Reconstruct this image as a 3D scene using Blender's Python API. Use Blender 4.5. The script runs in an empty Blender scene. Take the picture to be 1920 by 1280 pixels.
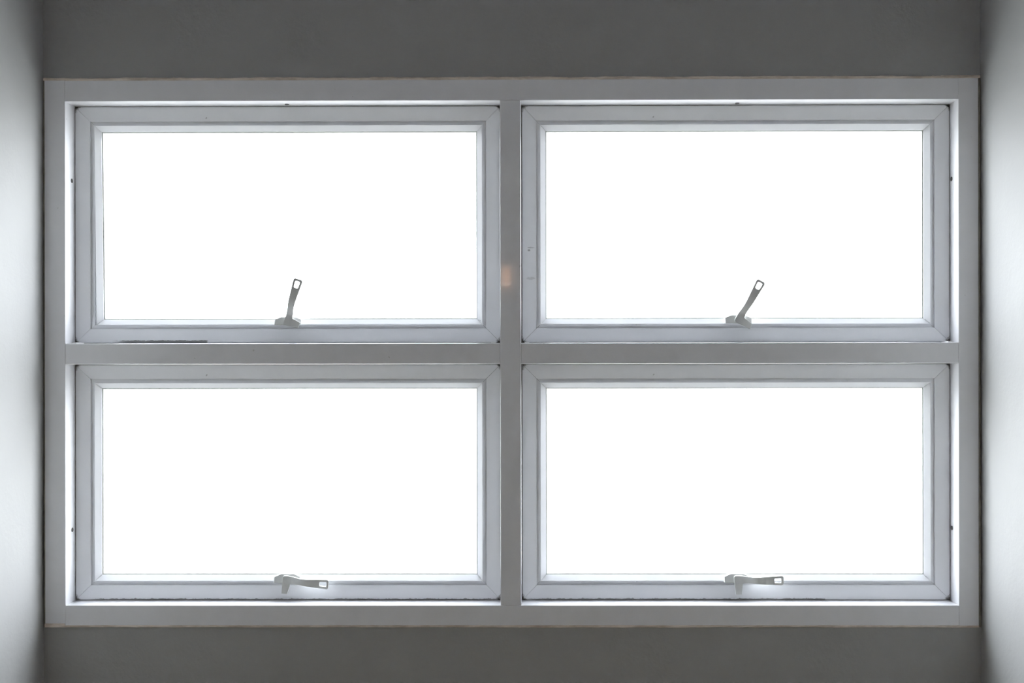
import bpy, bmesh, math, random
from mathutils import Vector, noise

scene = bpy.context.scene
R = math.radians
EYE = 1.55                       # height of the window's reference line above the floor

# ------------------------------------------------------------------ camera
cam_data = bpy.data.cameras.new('camera')
cam = bpy.data.objects.new('camera', cam_data)
scene.collection.objects.link(cam)
scene.camera = cam
cam_data.sensor_width = 36.0
cam_data.lens = 2000 / 1920 * 36.0
cam_data.shift_x = -0.02467
cam_data.shift_y = 0.01042
cam_data.clip_start = 0.02
from mathutils import Matrix
cam.matrix_world = (Matrix.Translation((0.06, -2.0, EYE - 0.02))
                    @ Matrix.Rotation(R(0.322), 4, 'Z')
                    @ Matrix.Rotation(R(90 - 0.007), 4, 'X')
                    @ Matrix.Rotation(R(-0.079), 4, 'Z'))

# ------------------------------------------------------------------ sky: a plain overcast day, pale ground below the horizon
world = bpy.data.worlds.new('overcast_sky')
scene.world = world
world.use_nodes = True
wn = world.node_tree
wn.nodes.clear()
w_out = wn.nodes.new('ShaderNodeOutputWorld')
w_bg = wn.nodes.new('ShaderNodeBackground')
w_tc = wn.nodes.new('ShaderNodeTexCoord')
w_sep = wn.nodes.new('ShaderNodeSeparateXYZ')
w_map = wn.nodes.new('ShaderNodeMapRange')
w_ramp = wn.nodes.new('ShaderNodeValToRGB')
wn.links.new(w_tc.outputs['Generated'], w_sep.inputs[0])
wn.links.new(w_sep.outputs['Z'], w_map.inputs['Value'])
w_map.inputs['From Min'].default_value = -1.0
w_map.inputs['From Max'].default_value = 1.0
wn.links.new(w_map.outputs[0], w_ramp.inputs[0])
# overcast sky: zenith brighter than the horizon; pale ground below
el = w_ramp.color_ramp.elements
el[0].position, el[0].color = 0.36, (0.44, 0.455, 0.46, 1)
el[1].position, el[1].color = 0.95, (1.06, 1.11, 1.19, 1)
e = el.new(0.54)
e.color = (0.79, 0.82, 0.865, 1)
wn.links.new(w_ramp.outputs['Color'], w_bg.inputs['Color'])
w_bg.inputs['Strength'].default_value = 14.0
wn.links.new(w_bg.outputs[0], w_out.inputs['Surface'])

vs = scene.view_settings
vs.view_transform = 'Standard'
vs.look = 'None'
vs.gamma = 1.0
vs.exposure = 0.08
vs.use_curve_mapping = False

# ------------------------------------------------------------------ helpers
COL = scene.collection


def new_mat(name):
    m = bpy.data.materials.new(name)
    m.use_nodes = True
    return m, m.node_tree, m.node_tree.nodes['Principled BSDF']


def setp(b, **k):
    for n, v in k.items():
        b.inputs[n.replace('_', ' ')].default_value = v


def node(nt, typ, **props):
    n = nt.nodes.new(typ)
    for k, v in props.items():
        setattr(n, k, v)
    return n


def mth(nt, op, a, b=None, c=None, clamp=False):
    n = nt.nodes.new('ShaderNodeMath')
    n.operation = op
    n.use_clamp = clamp
    for i, s in enumerate((a, b, c)):
        if s is None:
            continue
        if isinstance(s, (int, float)):
            n.inputs[i].default_value = s
        else:
            nt.links.new(s, n.inputs[i])
    return n.outputs[0]


def ramp01(nt, val, lo, hi):
    n = nt.nodes.new('ShaderNodeMapRange')
    n.interpolation_type = 'SMOOTHSTEP'
    nt.links.new(val, n.inputs['Value'])
    n.inputs['From Min'].default_value = lo
    n.inputs['From Max'].default_value = hi
    n.inputs['To Min'].default_value = 0.0
    n.inputs['To Max'].default_value = 1.0
    return n.outputs[0]


def noise_tex(nt, scale, detail=3, rough=0.5, coord='Object', stretch=None):
    tc = nt.nodes.new('ShaderNodeTexCoord')
    n = nt.nodes.new('ShaderNodeTexNoise')
    n.inputs['Scale'].default_value = scale
    n.inputs['Detail'].default_value = detail
    n.inputs['Roughness'].default_value = rough
    if stretch:
        mp = nt.nodes.new('ShaderNodeMapping')
        mp.inputs['Scale'].default_value = stretch
        nt.links.new(tc.outputs[coord], mp.inputs[0])
        nt.links.new(mp.outputs[0], n.inputs['Vector'])
    else:
        nt.links.new(tc.outputs[coord], n.inputs['Vector'])
    return n.outputs['Fac']


def mixcol(nt, fac, a, b):
    n = nt.nodes.new('ShaderNodeMix')
    n.data_type = 'RGBA'
    if isinstance(fac, (int, float)):
        n.inputs['Factor'].default_value = fac
    else:
        nt.links.new(fac, n.inputs['Factor'])
    for nm, v in (('A', a), ('B', b)):
        if isinstance(v, tuple):
            n.inputs[nm].default_value = v + (1,)
        else:
            nt.links.new(v, n.inputs[nm])
    return n.outputs['Result']


def bump(nt, b, height, strength, dist):
    n = nt.nodes.new('ShaderNodeBump')
    n.inputs['Strength'].default_value = strength
    n.inputs['Distance'].default_value = dist
    nt.links.new(height, n.inputs['Height'])
    nt.links.new(n.outputs[0], b.inputs['Normal'])


# ------------------------------------------------------------------ materials
def paint(name, col, var=0.06, bump_s=0.25, rough=0.75):
    m, nt, b = new_mat(name)
    big = noise_tex(nt, 3.0, 4, 0.6)
    fine = noise_tex(nt, 140.0, 4, 0.65)
    lo = tuple(c * (1 - var) for c in col)
    hi = tuple(min(1, c * (1 + var)) for c in col)
    nt.links.new(mixcol(nt, big, lo, hi), b.inputs['Base Color'])
    setp(b, Roughness=rough)
    mid = noise_tex(nt, 22.0, 3, 0.5)
    h = mth(nt, 'ADD', mth(nt, 'MULTIPLY', fine, 0.35), mid)
    bump(nt, b, h, bump_s, 0.004)
    return m


WALL = (0.36, 0.36, 0.357)
M_wall = paint('grey_wall_paint', WALL)
M_ceil = paint('ceiling_paint', (0.74, 0.76, 0.85), bump_s=0.1)
M_room = paint('room_wall_paint', (0.745, 0.735, 0.735), bump_s=0.1)
M_floor = paint('floor_screed', (0.68, 0.60, 0.45), bump_s=0.1, rough=0.5)

# powder coated outer frame, faint wear speckles
M_frame, nt, b = new_mat('frame_powder_coat')
sp = ramp01(nt, noise_tex(nt, 90.0, 2, 0.5), 0.74, 0.80)
cl = noise_tex(nt, 9.0, 4, 0.6)
base = mixcol(nt, cl, (0.785, 0.785, 0.815), (0.835, 0.835, 0.865))
nt.links.new(mixcol(nt, mth(nt, 'MULTIPLY', sp, 0.5), base, (0.30, 0.28, 0.26)), b.inputs['Base Color'])
setp(b, Roughness=0.065)
M_joint, nt, b = new_mat('dark_joint')
nz = noise_tex(nt, 60.0)
nt.links.new(mixcol(nt, nz, (0.05, 0.05, 0.05), (0.09, 0.085, 0.08)), b.inputs['Base Color'])
setp(b, Roughness=0.8)

M_gasket, nt, b = new_mat('weather_seal')
nz = noise_tex(nt, 40.0)
nt.links.new(mixcol(nt, nz, (0.20, 0.185, 0.175), (0.34, 0.30, 0.27)), b.inputs['Base Color'])
setp(b, Roughness=0.7)

M_gglass, nt, b = new_mat('glazing_seal')
nz = noise_tex(nt, 30.0)
nt.links.new(mixcol(nt, nz, (0.50, 0.52, 0.49), (0.62, 0.64, 0.60)), b.inputs['Base Color'])
setp(b, Roughness=0.6)

M_caulk, nt, b = new_mat('old_sealant')
nz = noise_tex(nt, 18.0, 5, 0.7, stretch=(1, 1, 6))
nt.links.new(mixcol(nt, ramp01(nt, nz, 0.35, 0.65), (0.55, 0.475, 0.41), (0.80, 0.72, 0.65)), b.inputs['Base Color'])
setp(b, Roughness=0.7)
bump(nt, b, noise_tex(nt, 120.0, 3), 0.4, 0.002)

M_sidecaulk, nt, b = new_mat('grimy_sealant')
nz = noise_tex(nt, 18.0, 5, 0.7)
nt.links.new(mixcol(nt, nz, (0.10, 0.09, 0.07), (0.34, 0.32, 0.27)), b.inputs['Base Color'])
setp(b, Roughness=0.7)

M_handle, nt, b = new_mat('silver_cast_metal')
nz = noise_tex(nt, 60.0, 4, 0.6)
nt.links.new(mixcol(nt, nz, (0.64, 0.645, 0.63), (0.70, 0.705, 0.69)), b.inputs['Base Color'])
setp(b, Roughness=0.42, Metallic=0.0)
bump(nt, b, noise_tex(nt, 900.0, 2), 0.08, 0.0005)

M_white, nt, b = new_mat('light_leak_white')  # white of the added blocks that stand in for leaking light
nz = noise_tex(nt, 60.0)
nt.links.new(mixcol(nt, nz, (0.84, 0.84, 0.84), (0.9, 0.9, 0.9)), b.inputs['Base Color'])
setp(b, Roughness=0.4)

M_tape, nt, b = new_mat('beige_tape')
nz = noise_tex(nt, 200.0)
nt.links.new(mixcol(nt, nz, (0.55, 0.46, 0.38), (0.66, 0.57, 0.49)), b.inputs['Base Color'])
setp(b, Roughness=0.7)

M_plug, nt, b = new_mat('dark_screw_hole')
nz = noise_tex(nt, 200.0)
nt.links.new(mixcol(nt, nz, (0.03, 0.028, 0.026), (0.06, 0.055, 0.05)), b.inputs['Base Color'])
setp(b, Roughness=0.6)

# clear glass: mostly transparent with a Fresnel reflection
M_glass = bpy.data.materials.new('clear_glass')
M_glass.use_nodes = True
nt = M_glass.node_tree
nt.nodes.clear()
o = nt.nodes.new('ShaderNodeOutputMaterial')
tr = nt.nodes.new('ShaderNodeBsdfTransparent')
tr.inputs['Color'].default_value = (0.985, 0.995, 0.99, 1)
gl = nt.nodes.new('ShaderNodeBsdfGlossy')
gl.inputs['Roughness'].default_value = 0.02
lw = nt.nodes.new('ShaderNodeLayerWeight')
lw.inputs['Blend'].default_value = 0.5
mx = nt.nodes.new('ShaderNodeMixShader')
fac = mth(nt, 'ADD', 0.03, mth(nt, 'MULTIPLY', mth(nt, 'POWER', lw.outputs['Facing'], 5.0), 0.9))
nt.links.new(fac, mx.inputs[0])
nt.links.new(tr.outputs[0], mx.inputs[1])
nt.links.new(gl.outputs[0], mx.inputs[2])
nt.links.new(mx.outputs[0], o.inputs['Surface'])


def sash_material(name, hw, hh, bottom_lo, bottom_hi, bottom_h, extra=None):
    """White coated sash with grime in its corners and along the bottom edge."""
    m, nt, b = new_mat(name)
    tc = node(nt, 'ShaderNodeTexCoord')
    sep = node(nt, 'ShaderNodeSeparateXYZ')
    nt.links.new(tc.outputs['Object'], sep.inputs[0])
    X, Z = sep.outputs['X'], sep.outputs['Z']
    dx = mth(nt, 'SUBTRACT', hw, mth(nt, 'ABSOLUTE', X))
    dzb = mth(nt, 'ADD', Z, hh)
    dz = mth(nt, 'SUBTRACT', hh, mth(nt, 'ABSOLUTE', Z))
    n1 = noise_tex(nt, 160.0, 5, 0.7)
    n1c = mth(nt, 'SUBTRACT', n1, 0.5)
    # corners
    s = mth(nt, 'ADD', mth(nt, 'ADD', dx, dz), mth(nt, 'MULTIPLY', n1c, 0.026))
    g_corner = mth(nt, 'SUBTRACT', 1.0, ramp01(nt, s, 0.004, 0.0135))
    # ragged dark grime on a stretch of the bottom rail
    n2 = noise_tex(nt, 95.0, 4, 0.75, stretch=(1, 1, 0.4))
    hgt = mth(nt, 'ADD', mth(nt, 'SUBTRACT', dzb, bottom_h), mth(nt, 'MULTIPLY', mth(nt, 'SUBTRACT', n2, 0.5), 0.008))
    inx = mth(nt, 'MULTIPLY', ramp01(nt, X, bottom_lo - 0.006, bottom_lo + 0.03),
              mth(nt, 'SUBTRACT', 1.0, ramp01(nt, X, bottom_hi - 0.004, bottom_hi)))
    g_bot = mth(nt, 'MULTIPLY', mth(nt, 'SUBTRACT', 1.0, ramp01(nt, hgt, 0.0, 0.0012)), inx)
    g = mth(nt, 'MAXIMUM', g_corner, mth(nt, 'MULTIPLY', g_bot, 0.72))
    for (sx, sz, rx, rz, amt) in (extra or []):
        ex = mth(nt, 'DIVIDE', mth(nt, 'SUBTRACT', X, sx), rx)
        ez = mth(nt, 'DIVIDE', mth(nt, 'SUBTRACT', Z, sz), rz)
        d = mth(nt, 'ADD', mth(nt, 'MULTIPLY', ex, ex), mth(nt, 'MULTIPLY', ez, ez))
        d = mth(nt, 'ADD', d, mth(nt, 'MULTIPLY', n1c, 3.2))
        g = mth(nt, 'MAXIMUM', g, mth(nt, 'MULTIPLY', mth(nt, 'SUBTRACT', 1.0, ramp01(nt, d, 0.5, 1.1)), amt))
    sp = mth(nt, 'MULTIPLY', ramp01(nt, noise_tex(nt, 75.0, 2, 0.5), 0.765, 0.80), 0.45)
    g = mth(nt, 'MAXIMUM', g, sp)
    base = mixcol(nt, noise_tex(nt, 8.0, 3), (0.885, 0.895, 0.93), (0.915, 0.925, 0.955))
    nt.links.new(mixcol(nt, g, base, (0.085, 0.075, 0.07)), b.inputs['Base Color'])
    setp(b, Roughness=0.32)
    return m


# ------------------------------------------------------------------ object helpers
def link(name, me, mat=None, parent=None, loc=(0, 0, 0)):
    ob = bpy.data.objects.new(name, me)
    COL.objects.link(ob)
    ob.location = loc
    if mat is not None and me is not None:
        me.materials.append(mat)
    if parent is not None:
        ob.parent = parent
    return ob


def tag(ob, label, category=None, group=None, kind=None):
    ob['label'] = label
    if category:
        ob['category'] = category
    if group:
        ob['group'] = group
    if kind:
        ob['kind'] = kind
    return ob


def mesh(name, verts, faces, smooth=False):
    me = bpy.data.meshes.new(name)
    me.from_pydata(verts, [], faces)
    bm = bmesh.new()
    bm.from_mesh(me)
    bmesh.ops.recalc_face_normals(bm, faces=bm.faces)
    bm.to_mesh(me)
    bm.free()
    if smooth:
        for p in me.polygons:
            p.use_smooth = True
    return me


def loft(name, rings, smooth=False):
    """Closed tube through rings of equal length, capped at both ends."""
    n = len(rings[0])
    verts = [v for r in rings for v in r]
    faces = []
    for i in range(len(rings) - 1):
        for j in range(n):
            k = (j + 1) % n
            faces.append((i * n + j, i * n + k, (i + 1) * n + k, (i + 1) * n + j))
    faces.append(tuple(range(n)))
    faces.append(tuple((len(rings) - 1) * n + j for j in range(n)))
    return mesh(name, verts, faces, smooth)


def boxes(name, lst):
    verts, faces = [], []
    for (x0, x1, y0, y1, z0, z1) in lst:
        o = len(verts)
        verts += [(x0, y0, z0), (x1, y0, z0), (x1, y1, z0), (x0, y1, z0),
                  (x0, y0, z1), (x1, y0, z1), (x1, y1, z1), (x0, y1, z1)]
        faces += [tuple(o + i for i in f) for f in
                  ((0, 1, 2, 3), (4, 5, 6, 7), (0, 1, 5, 4), (1, 2, 6, 5), (2, 3, 7, 6), (3, 0, 4, 7))]
    return mesh(name, verts, faces)


# ------------------------------------------------------------------ measures of the window (metres; z from the reference line)
L0, L1, M0, M1, R1, R0 = -0.8780, -0.8385, -0.0207, 0.0185, 0.8372, 0.8752
T0, T1, A0, B0, S1, S0 = 0.4912, 0.4519, -0.0029, -0.0424, -0.4949, -0.5325
DEPTH = 0.085                 # depth of the outer frame
SASH_Y = 0.041                # sash face behind the frame face
WALL_Y = 0.003                # wall face behind the frame face
XL, XR = -0.8800, 0.8792      # faces of the side walls
CEIL = 2.75
ROOM_X, ROOM_Y, PIER_Y = 2.3, -4.3, -0.62

# ------------------------------------------------------------------ the room
def wall_grid(name, x, sgn):
    """Side wall: pier whose inner face is slightly uneven plaster."""
    ys = [PIER_Y + (0.10 - PIER_Y) * i / 60 for i in range(61)]
    ny, nz = len(ys), 260
    verts, faces = [], []
    for k in range(nz + 1):
        z = CEIL * k / nz
        for y in ys:
            w = noise.noise(Vector((y * 5 + 7 * sgn, z * 3.0, 1.3 * sgn))) * 0.0016
            w += noise.noise(Vector((y * 20, z * 9.0, 9.1 * sgn))) * 0.0005
            w = max(w, -0.0012)
            verts.append((x + sgn * (0.0006 + w), y, z))
    for k in range(nz):
        for j in range(ny - 1):
            a = k * ny + j
            faces.append((a, a + 1, a + ny + 1, a + ny))
    o = len(verts)
    xo = sgn * (ROOM_X + 0.1)
    verts += [(xo, ys[0], 0), (xo, ys[-1], 0), (xo, ys[-1], CEIL), (xo, ys[0], CEIL)]
    top = nz * ny
    faces.append((o, o + 1, o + 2, o + 3))
    faces.append(tuple([o, o + 3] + [k * ny for k in range(nz, -1, -1)]))
    faces.append(tuple([o + 1, o + 2] + [k * ny + ny - 1 for k in range(nz, -1, -1)]))
    faces.append(tuple([o, o + 1] + list(range(ny - 1, -1, -1))))
    faces.append(tuple([o + 3, o + 2] + list(range(top + ny - 1, top - 1, -1))))
    me = mesh(name, verts, faces)
    for p in me.polygons:
        p.use_smooth = len(p.vertices) == 4 and p.area < 0.01
    return me


CT, CB = 0.0055, 0.0050       # sealant joints above and below the frame
wf = link('wall_front', boxes('wall_front', [
    (-ROOM_X, ROOM_X, WALL_Y, 0.16, EYE + T0 + CT - 0.001, CEIL),
    (-ROOM_X, ROOM_X, WALL_Y, 0.16, 0.0, EYE + S0 - CB + 0.001),
    (-ROOM_X, XL - 0.003, WALL_Y + 0.1, 0.16, EYE + S0 - CB, EYE + T0 + CT),
    (XR + 0.003, ROOM_X, WALL_Y + 0.1, 0.16, EYE + S0 - CB, EYE + T0 + CT)]), M_wall)
tag(wf, 'grey plastered wall above and below the window', 'wall', kind='structure')
wl = link('wall_left', wall_grid('wall_left', XL, -1), M_wall)
tag(wl, 'pale grey side wall beside the upper sash with a long grime streak', 'wall', kind='structure')
wr = link('wall_right', wall_grid('wall_right', XR, 1), M_wall)
tag(wr, 'pale grey side wall beside the sashes with the leaning and level levers', 'wall', kind='structure')
tag(link('floor', boxes('floor', [(-ROOM_X - .1, ROOM_X + .1, ROOM_Y - .1, 0.16, -0.1, 0.0)]), M_floor),
    'beige screed floor of the room', 'floor', kind='structure')
tag(link('ceiling', boxes('ceiling', [(-ROOM_X - .1, ROOM_X + .1, ROOM_Y - .1, 0.16, CEIL, CEIL + .1)]), M_ceil),
    'pale painted ceiling of the room', 'ceiling', kind='structure')
tag(link('wall_back', boxes('wall_back', [(-ROOM_X - .1, ROOM_X + .1, ROOM_Y - .1, ROOM_Y, 0, CEIL)]), M_room),
    'plain painted wall facing the window', 'wall', kind='structure')
tag(link('wall_room_left', boxes('wall_room_left', [(-ROOM_X - .1, -ROOM_X, ROOM_Y, PIER_Y, 0, CEIL)]), M_room),
    'plain painted room wall set back behind the left pier', 'wall', kind='structure')
tag(link('wall_room_right', boxes('wall_room_right', [(ROOM_X, ROOM_X + .1, ROOM_Y, PIER_Y, 0, CEIL)]), M_room),
    'plain painted room wall set back behind the right pier', 'wall', kind='structure')

# ------------------------------------------------------------------ outer frame
win = link('window_1', None, loc=(0, 0, EYE))
tag(win, 'grey-white aluminium window frame with mullion and transom between the walls', 'window frame', kind='structure')


def bar(name, x0, x1, z0, z1, vertical, ch, yfront=0.0, mat=None, label=None):
    """Extruded frame member; ch = chamfer on its long front edges (low side, high side)."""
    rings = []
    ends = (z0, z1) if vertical else (x0, x1)
    lo, hi = (x0, x1) if vertical else (z0, z1)
    prof = [(lo, DEPTH), (lo, yfront + ch[0]), (lo + ch[0] * 0.35, yfront + ch[0] * 0.35), (lo + ch[0], yfront),
            (hi - ch[1], yfront), (hi - ch[1] * 0.35, yfront + ch[1] * 0.35), (hi, yfront + ch[1]), (hi, DEPTH)]
    for e in ends:
        rings.append([(p, y, e) if vertical else (e, y, p) for p, y in prof])
    ob = link(name, loft(name, rings), mat or M_frame, win)
    if label:
        ob['label'] = label
    return ob


g = 0.00035
c1 = 0.0006
bar('jamb', L0, L1, S0, T0, True, (0.0015, c1))
bar('jamb', R1, R0, S0, T0, True, (c1, 0.0015))
bar('frame_head', L1 + g, R1 - g, T1, T0, False, (c1, 0.001))
bar('frame_sill', L1 + g, R1 - g, S0, S1, False, (0.001, c1))
bar('mullion', M0, M1, S1 + g, T1 - g, True, (0.0008, 0.0016), yfront=0.0004)
bar('transom', L1 + g, M0 - g, B0, A0, False, (0.0018, 0.0014), yfront=0.0008)
bar('transom', M1 + g, R1 - g, B0, A0, False, (0.0018, 0.0014), yfront=0.0008)
# dark backing in the joints between members
for i, (x0, x1, z0, z1) in enumerate(((L1 - .003, L1 + .003, T1 + .001, T0 - .001), (R1 - .003, R1 + .003, T1 + .001, T0 - .001),
                                      (L1 - .003, L1 + .003, S0 + .001, S1 - .001), (R1 - .003, R1 + .003, S0 + .001, S1 - .001),
                                      (M0 + .001, M1 - .001, T1 - .003, T1 + .003), (M0 + .001, M1 - .001, S1 - .003, S1 + .003),
                                      (L1 - .003, L1 + .003, B0 + .0012, A0 - .0012), (R1 - .003, R1 + .003, B0 + .0012, A0 - .0012),
                                      (M0 - .003, M0 + .003, B0 + .0012, A0 - .0012), (M1 - .003, M1 + .003, B0 + .0012, A0 - .0012))):
    link('joint_filler', boxes('joint_filler', [(x0, x1, 0.0022, DEPTH - .002, z0, z1)]), M_joint, win)


# old sealant round the frame: a strip with a ragged outer edge
def sealant(name, p0, p1, fixed, out, width, ragged, mat, vertical=False, seed=0, proud=0.0006):
    n = int(abs(p1 - p0) / 0.0035)
    rings = []
    for i in range(n + 1):
        t = p0 + (p1 - p0) * i / n
        r = noise.noise(Vector((t * 14, seed * 3.7, 0))) * 0.6 + noise.noise(Vector((t * 60, seed * 5.1, 2))) * 0.35 \
            + max(0, noise.noise(Vector((t * 160, seed, 5))) - 0.35) * 0.9
        w = width + ragged * r
        a, b_ = fixed - out * 0.0008, fixed + out * w
        yb = WALL_Y + 0.03
        y0 = WALL_Y - 0.0028 - proud + 0.0006 * noise.noise(Vector((t * 40, seed, 9)))
        pts = [(a, yb), (a, y0 + 0.0008), (fixed + out * w * 0.35, y0), (fixed + out * w * 0.8, y0 + 0.0005), (b_, WALL_Y - 0.0002), (b_, yb)]
        rings.append([(p, y, t) if vertical else (t, y, p) for p, y in pts])
    return link(name, loft(name, rings, False), mat, win)


tag(sealant('sealant_bead', L0 - .0015, R0 + .003, T0, 1, CT - .0002, 0.0030, M_caulk, seed=1), 'ragged beige sealant along the frame head')
tag(sealant('sealant_bead', L0 - .0005, R0 + .002, S0, -1, CB - .0008, 0.0016, M_caulk, seed=2), 'beige sealant along the frame sill')
tag(sealant('sealant_bead', S0 - .003, T0, L0, -1, 0.0019, 0.0006, M_sidecaulk, True, seed=3, proud=0.001), 'grimy sealant along the jamb')
tag(sealant('sealant_bead', S0 - .003, T0, R0, 1, 0.0036, 0.0008, M_sidecaulk, True, seed=4, proud=0.0016), 'grimy sealant along the jamb')


tag(sealant('sealant_bead', L0 + .001, L1 - .001, S0 + .003, -1, 0.0072, 0.0018, M_caulk, seed=6, proud=0.0026), 'thick smear of pale sealant at the foot of the jamb')

# dark screw holes in the reveals
def plug(loc, axis):
    n = 14
    a, h = 0.0042, 0.0009
    rings = []
    for t, s in ((-h, 1.0), (h * 0.4, 1.0), (h, 0.75)):
        ring = []
        for i in range(n):
            c, d = math.cos(2 * math.pi * i / n) * a * s, math.sin(2 * math.pi * i / n) * a * s
            ring.append((t, c, d) if axis == 'x' else (c, d, t))
        rings.append(ring)
    me = loft('screw', rings)
    return link('screw', me, M_plug, win, loc)


for (px, pz) in ((L1, .3075), (L1, -.3575)):
    plug((px, 0.029, pz), 'x')
for (px, pz) in ((R1, .308), (R1, -.3555)):
    plug((px, 0.0335, pz), 'x')
plug((-.427, 0.0265, T1), 'z')
plug((.429, 0.0275, T1), 'z')
# small white blocks added to imitate light leaking at the upper sashes' bottom corners
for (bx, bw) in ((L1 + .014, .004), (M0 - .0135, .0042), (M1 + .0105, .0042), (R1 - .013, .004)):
    link('light_leak_block', boxes('light_leak_block', [(bx - bw, bx + bw, 0.006, 0.0405, A0 - .0005, A0 + .0022)]), M_white, win)

# ------------------------------------------------------------------ sashes
SASH = [(0, -.034), (0, -.0012), (.0004, -.0004), (.0012, 0), (.0268, -.0037), (.0274, -.0040), (.0276, -.0046), (.0276, -.0083),
        (.0345, -.0083), (.0345, -.020), (.0455, -.020), (.0455, -.034)]
BEAD = [(.0343, -.0175), (.0343, -.0046), (.0349, -.0042), (.0356, -.0043), (.0452, -.0132), (.0454, -.0138), (.0454, -.0160), (.0440, -.0175)]
SEAL = [(.0450, -.0180), (.0450, -.0142), (.0470, -.0150), (.0474, -.0156), (.0474, -.0180)]
GAP = [(-.0013, -.016), (-.0013, -.0022), (.0003, -.0022), (.0003, -.016)]


def ring_part(name, sash, prof, hw, hh, mats, skew=None, key=False, gap=0.0003):
    """Four mitred members following a profile (u inward from the edge, v towards the room)."""
    skew = skew or {}
    obs = []
    sides = (('b', (-1, -1), (1, -1)), ('r', (1, -1), (1, 1)), ('t', (1, 1), (-1, 1)), ('l', (-1, 1), (-1, -1)))

    def corner(c, u):
        sx, sz = skew.get(c, (0, 0))
        return (c[0] * (hw - u) + sx, c[1] * (hh - u) + sz)
    for s, ca, cb in sides:
        rings = []
        for c, other in ((ca, cb), (cb, ca)):
            dx, dz = other[0] - c[0], other[1] - c[1]
            L = math.hypot(dx, dz)
            ring = []
            for u, v in prof:
                x, z = corner(c, u)
                ring.append((x + dx / L * gap, -v, z + dz / L * gap))
            rings.append(ring)
        nm = name[0] if s in 'bt' else name[1]
        obs.append(link(nm, loft(nm, rings), mats, sash))
    if key:
        cu = sum(p[0] for p in prof) / len(prof)
        for s, c, other in (('', (-1, -1), (1, -1)), ('', (1, -1), (1, 1)), ('', (1, 1), (-1, 1)), ('', (-1, 1), (-1, -1))):
            kp = [(.0012, -.033), (.0012, -.0022), (.0262, -.0062), (.0262, -.0098), (.0335, -.0098), (.0335, -.033)]
            dx, dz = other[0] - c[0], other[1] - c[1]
            L = math.hypot(dx, dz)
            dx, dz = dx / L, dz / L
            rings = []
            for t in (-.0015, .0015):
                ring = []
                for u, v in kp:
                    x, z = corner(c, u)
                    # shift across the mitre
                    ring.append((x + (dx if t > 0 else -c[0] * 0 ) * abs(t) + (0 if t > 0 else (-c[0] - dx) * abs(t)) * 1.0,
                                 -v, z + (dz if t > 0 else 0) * abs(t) + (0 if t > 0 else (-c[1] - dz) * abs(t))))
                rings.append(ring)
            link('corner_key', loft('corner_key', rings), M_joint, sash)
    return obs


# handle: one lever blank with tongue, bent towards the room
def arc(cx, cy, r, a0, a1, n=6):
    return [(cx + r * math.cos(R(a0 + (a1 - a0) * i / n)), cy + r * math.sin(R(a0 + (a1 - a0) * i / n))) for i in range(n + 1)]


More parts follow.
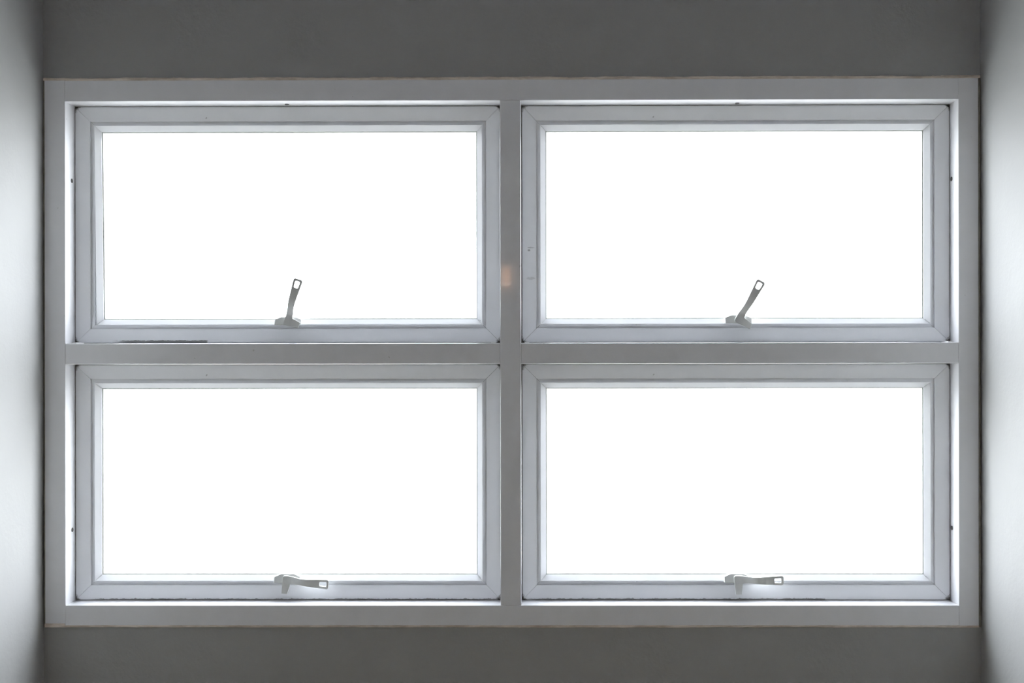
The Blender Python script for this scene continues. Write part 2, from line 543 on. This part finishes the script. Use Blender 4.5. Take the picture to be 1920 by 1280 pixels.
def lever_mesh(tongue_len, angle):
    out = []
    out += [(-5.5, -tongue_len), (-6.4, -14), (-7.0, -8), (-7.4, -3), (-7.4, 1.5)]
    out += arc(-3.6, 2.7, 3.8, 180, 90, 5)[0:]
    st = [3, 7, 11, 15, 19, 23, 27, 31, 35, 39, 43, 50, 58, 66, 74]
    top = lambda a: 6.5 - 1.4 * min(1, max(0, a / 25)) + max(0, a - 25) / 57 * 3.3
    bot = lambda a: -6.6 + 0.9 * min(1, max(0, a / 25)) - max(0, a - 25) / 57 * 3.0
    out += [(a, top(a)) for a in st]
    out += arc(79.2, 4.4, 3.9, 85, 0, 6)
    out += arc(79.2, -4.7, 3.9, 0, -85, 6)
    out += [(a, bot(a)) for a in reversed(st) if a > 8]
    out += [(8.6, -6.9), (7.4, -8.2), (6.7, -14), (4.6, -tongue_len)]
    hx0, hx1, hy0, hy1, r = 65.5, 79.6, -5.2, 5.0, 2.6
    hole = arc(hx1 - r, hy1 - r, r, 0, 90, 4) + arc(hx0 + r, hy1 - r - .5, r, 90, 180, 4) \
        + arc(hx0 + r, hy0 + r + .5, r, 180, 270, 4) + arc(hx1 - r, hy0 + r, r, 270, 360, 4)
    cu = bpy.data.curves.new('lever_outline', 'CURVE')
    cu.dimensions = '2D'
    cu.fill_mode = 'BOTH'
    for pts in (out, hole):
        s = cu.splines.new('POLY')
        s.points.add(len(pts) - 1)
        for p, (a, b_) in zip(s.points, pts):
            p.co = (a, b_, 0, 1)
        s.use_cyclic_u = True
    cu.extrude = 0.9
    cu.bevel_depth = 0.5
    cu.offset = 0.0
    cu.bevel_resolution = 1
    tmp = bpy.data.objects.new('tmp', cu)
    COL.objects.link(tmp)
    dg = bpy.context.evaluated_depsgraph_get()
    me = bpy.data.meshes.new_from_object(tmp.evaluated_get(dg))
    COL.objects.unlink(tmp)
    bpy.data.objects.remove(tmp)
    me.name = 'lever'
    me.materials.clear()
    bm = bmesh.new()
    bm.from_mesh(me)
    bmesh.ops.remove_doubles(bm, verts=bm.verts, dist=0.01)
    for k in range(1, 23):
        bmesh.ops.bisect_plane(bm, geom=bm.verts[:] + bm.edges[:] + bm.faces[:], plane_co=(k * 2.0, 0, 0), plane_no=(1, 0, 0), dist=1e-4)
    for k in range(4):
        bmesh.ops.bisect_plane(bm, geom=bm.verts[:] + bm.edges[:] + bm.faces[:], plane_co=(0, -8.3 - k * 4, 0), plane_no=(0, 1, 0), dist=1e-4)
    for v in bm.verts:
        a, b_, z = v.co
        t = min(1, max(0, (a - 4) / 38))
        off = 6.2 + 13.0 * (t * t * (3 - 2 * t))
        if b_ < -8 and a < 10:
            off -= min(1, (-8 - b_) / 16) * 1.6
        # the hub and tongue lie on the sloping face of the base
        zb = a * math.sin(R(angle)) + b_ * math.cos(R(angle))
        f = min(1, max(0, (34 - a) / 28))
        off -= 0.36 * max(-30, min(zb, 14)) * f * f * (3 - 2 * f)
        v.co = Vector((a / 1000, -(z + off) / 1000, b_ / 1000))
    bmesh.ops.recalc_face_normals(bm, faces=bm.faces)
    for fc in bm.faces:
        fc.smooth = False
    bm.to_mesh(me)
    bm.free()
    return me


def handle(sash, x, z, angle, label_lever, tongue, base_shift=0.0):
    out = [(-25, -7), (25, -7), (25.5, -6), (25.5, 3.2), (24.8, 4.4), (14, 8.8), (12, 9.2), (-12, 9.2), (-14, 8.8), (-24.8, 4.4), (-25.5, 3.2), (-25.5, -6)]
    rings = []
    for v, s in ((-.0095, 1.0), (.0010, 1.0), (.0021, .975), (.0024, .93)):
        rings.append([((p * s) / 1000, -(v if v < -.005 else v - .0002 - .00042 * q), (q * s) / 1000) for p, q in out])
    hb = link('handle', loft('handle', rings), M_handle, sash, (x, 0, z))
    hb.data.materials.clear(); hb.data.materials.append(M_handle)
    hb['label'] = 'cast silver handle base'
    lev = link('lever', lever_mesh(tongue, angle), M_handle, hb)
    lev.rotation_euler = (0, -R(angle), 0)
    lev['label'] = label_lever
    n = 20
    rings = []
    for v, r in ((-.003, .0052), (.0020, .0052), (.0034, .0048)):
        rings.append([(r * math.cos(2 * math.pi * i / n), -v, r * math.sin(2 * math.pi * i / n)) for i in range(n)])
    link('pivot_pin', loft('pivot_pin', rings), M_handle, hb)
    return hb


def px2(px, py, y):
    """pixel of the photograph -> x, z on the plane y (rotation is negligible here, principal point 1020,660)."""
    k = (2.0 + y) / 2000.0
    return 0.06 + (px - 1020) * k, -0.02 + (660 - py) * k


def make_sash(num, x0, x1, z0, z1, label, grime, hpx, angle, lever_label, tongue, extra=None, skew=None):
    cl = 0.0010
    cx, cz = (x0 + x1) / 2, (z0 + z1) / 2
    hw, hh = (x1 - x0) / 2 - cl, (z1 - z0) / 2 - cl
    s = link('window_%d' % num, None, loc=(cx, SASH_Y, EYE + cz))
    tag(s, label, 'window sash', kind='structure')
    mat = sash_material('sash_coat_%d' % num, hw, hh, grime[0] - cx, grime[1] - cx, grime[2],
                        [(a - cx, b_ - cz, c, d, e) for a, b_, c, d, e in (extra or [])])
    ring_part(('sash_rail', 'sash_stile'), s, SASH, hw, hh, mat, key=True)
    ring_part(('glazing_bead', 'glazing_bead'), s, BEAD, hw, hh, mat, skew, gap=0.00025)
    ring_part(('glazing_seal', 'glazing_seal'), s, SEAL, hw, hh, M_gglass, skew, gap=0.0)
    ring_part(('weather_seal', 'weather_seal'), s, GAP, hw, hh, M_gasket, gap=0.0)
    u = .0448
    link('glass_pane', boxes('glass_pane', [(-hw + u, hw - u, .0180, .0205, -hh + u, hh - u)]), M_glass, s)
    hx, hz = px2(hpx[0], hpx[1], SASH_Y - 0.004)
    handle(s, hx - cx, hz - cz, angle, lever_label, tongue)
    return s, cx, cz, hw, hh


s2, cx, cz, hw, hh = make_sash(
    2, L1, M0, A0, T1, 'upper awning sash with steeply raised lever and long grime streak on its rail',
    ((195 - 960) / 1000, (378 - 960) / 1000, 0.0044), (540, 602), 73, 'silver lever raised nearly upright', 24,
    skew={(-1, -1): (0.0040, 0.0)})
# scrap of beige tape left on the bottom bead
tx, tz = px2(203, 600.5, SASH_Y + .009)
tp = link('tape_scrap', mesh('tape_scrap', [(-.0125, -.0002, -.0030), (.0115, -.0002, -.0030), (.0125, .0046, .0018), (-.0085, .0046, .0018),
                                            (-.0125, .0004, -.0034), (.0115, .0004, -.0034), (.0125, .0052, .0014), (-.0085, .0052, .0014)],
                              [(0, 1, 2, 3), (4, 5, 6, 7), (0, 1, 5, 4), (1, 2, 6, 5), (2, 3, 7, 6), (3, 0, 4, 7)]), M_tape, s2,
          (tx - cx, .0066, -hh + .0404))
tp['label'] = 'scrap of beige tape'
make_sash(
    3, M1, R1, A0, T1, 'upper awning sash with raised lever leaning over and smudges on its stile',
    (2.0, 2.1, 0.001), (1386, 600), 61, 'silver lever raised and leaning', 26,
    extra=[((996 - 960) / 1000 * 1.02, (640 - 460) / 1000, .007, .0016, .35), ((992 - 960) / 1000 * 1.02, (640 - 465) / 1000, .003, .0022, .5),
           ((996 - 960) / 1000 * 1.02, (640 - 519) / 1000, .008, .003, .22)])
make_sash(
    4, L1, M0, S1, B0, 'lower awning sash whose closed lever droops slightly below level',
    ((150 - 960) / 1000, (940 - 960) / 1000, 0.0016), (538, 1086), -4.5, 'silver lever closed, drooping slightly', 25)
make_sash(
    5, M1, R1, S1, B0, 'lower awning sash whose closed lever lies level',
    ((985 - 960) / 1000, (1560 - 960) / 1000, 0.0018), (1384, 1086), 0.8, 'silver lever closed, lying level', 26)

# ------------------------------------------------------------------ warm tubular bulb in the room, seen as the orange glint on the mullion
ly = -3.2
lx, lz = 0.06 - 0.0345 * (2.0 - ly), EYE - 0.02 + 0.0690 * (2.0 - ly)
pl = link('pendant_lamp_offscreen', None, loc=(lx, ly, lz))
tag(pl, 'warm tubular bulb hanging on a dark cable from the ceiling', 'lamp')
M_bulb, nt, b = new_mat('warm_bulb')
nz = noise_tex(nt, 5.0)
nt.links.new(mixcol(nt, nz, (1.0, 0.50, 0.24), (1.0, 0.56, 0.30)), b.inputs['Emission Color'])
setp(b, Emission_Strength=21.0)
M_cable, nt, b = new_mat('dark_cable')
nz = noise_tex(nt, 50.0)
nt.links.new(mixcol(nt, nz, (0.03, 0.03, 0.03), (0.06, 0.06, 0.06)), b.inputs['Base Color'])


def lathe(name, prof, mat, parent):
    n = 20
    return link(name, loft(name, [[(r * math.cos(2 * math.pi * i / n), r * math.sin(2 * math.pi * i / n), z) for i in range(n)] for r, z in prof], True), mat, parent)


lathe('bulb_offscreen', [(.002, -.047), (.007, -.043), (.009, -.035), (.009, .048), (.008, .058)], M_bulb, pl)
lathe('socket', [(.013, .056), (.019, .060), (.019, .105), (.006, .115)], M_cable, pl)
lathe('cable', [(.003, .112), (.003, CEIL - lz - .02)], M_cable, pl)
lathe('ceiling_rose', [(.012, CEIL - lz - .03), (.045, CEIL - lz - .012), (.05, CEIL - lz)], M_cable, pl)
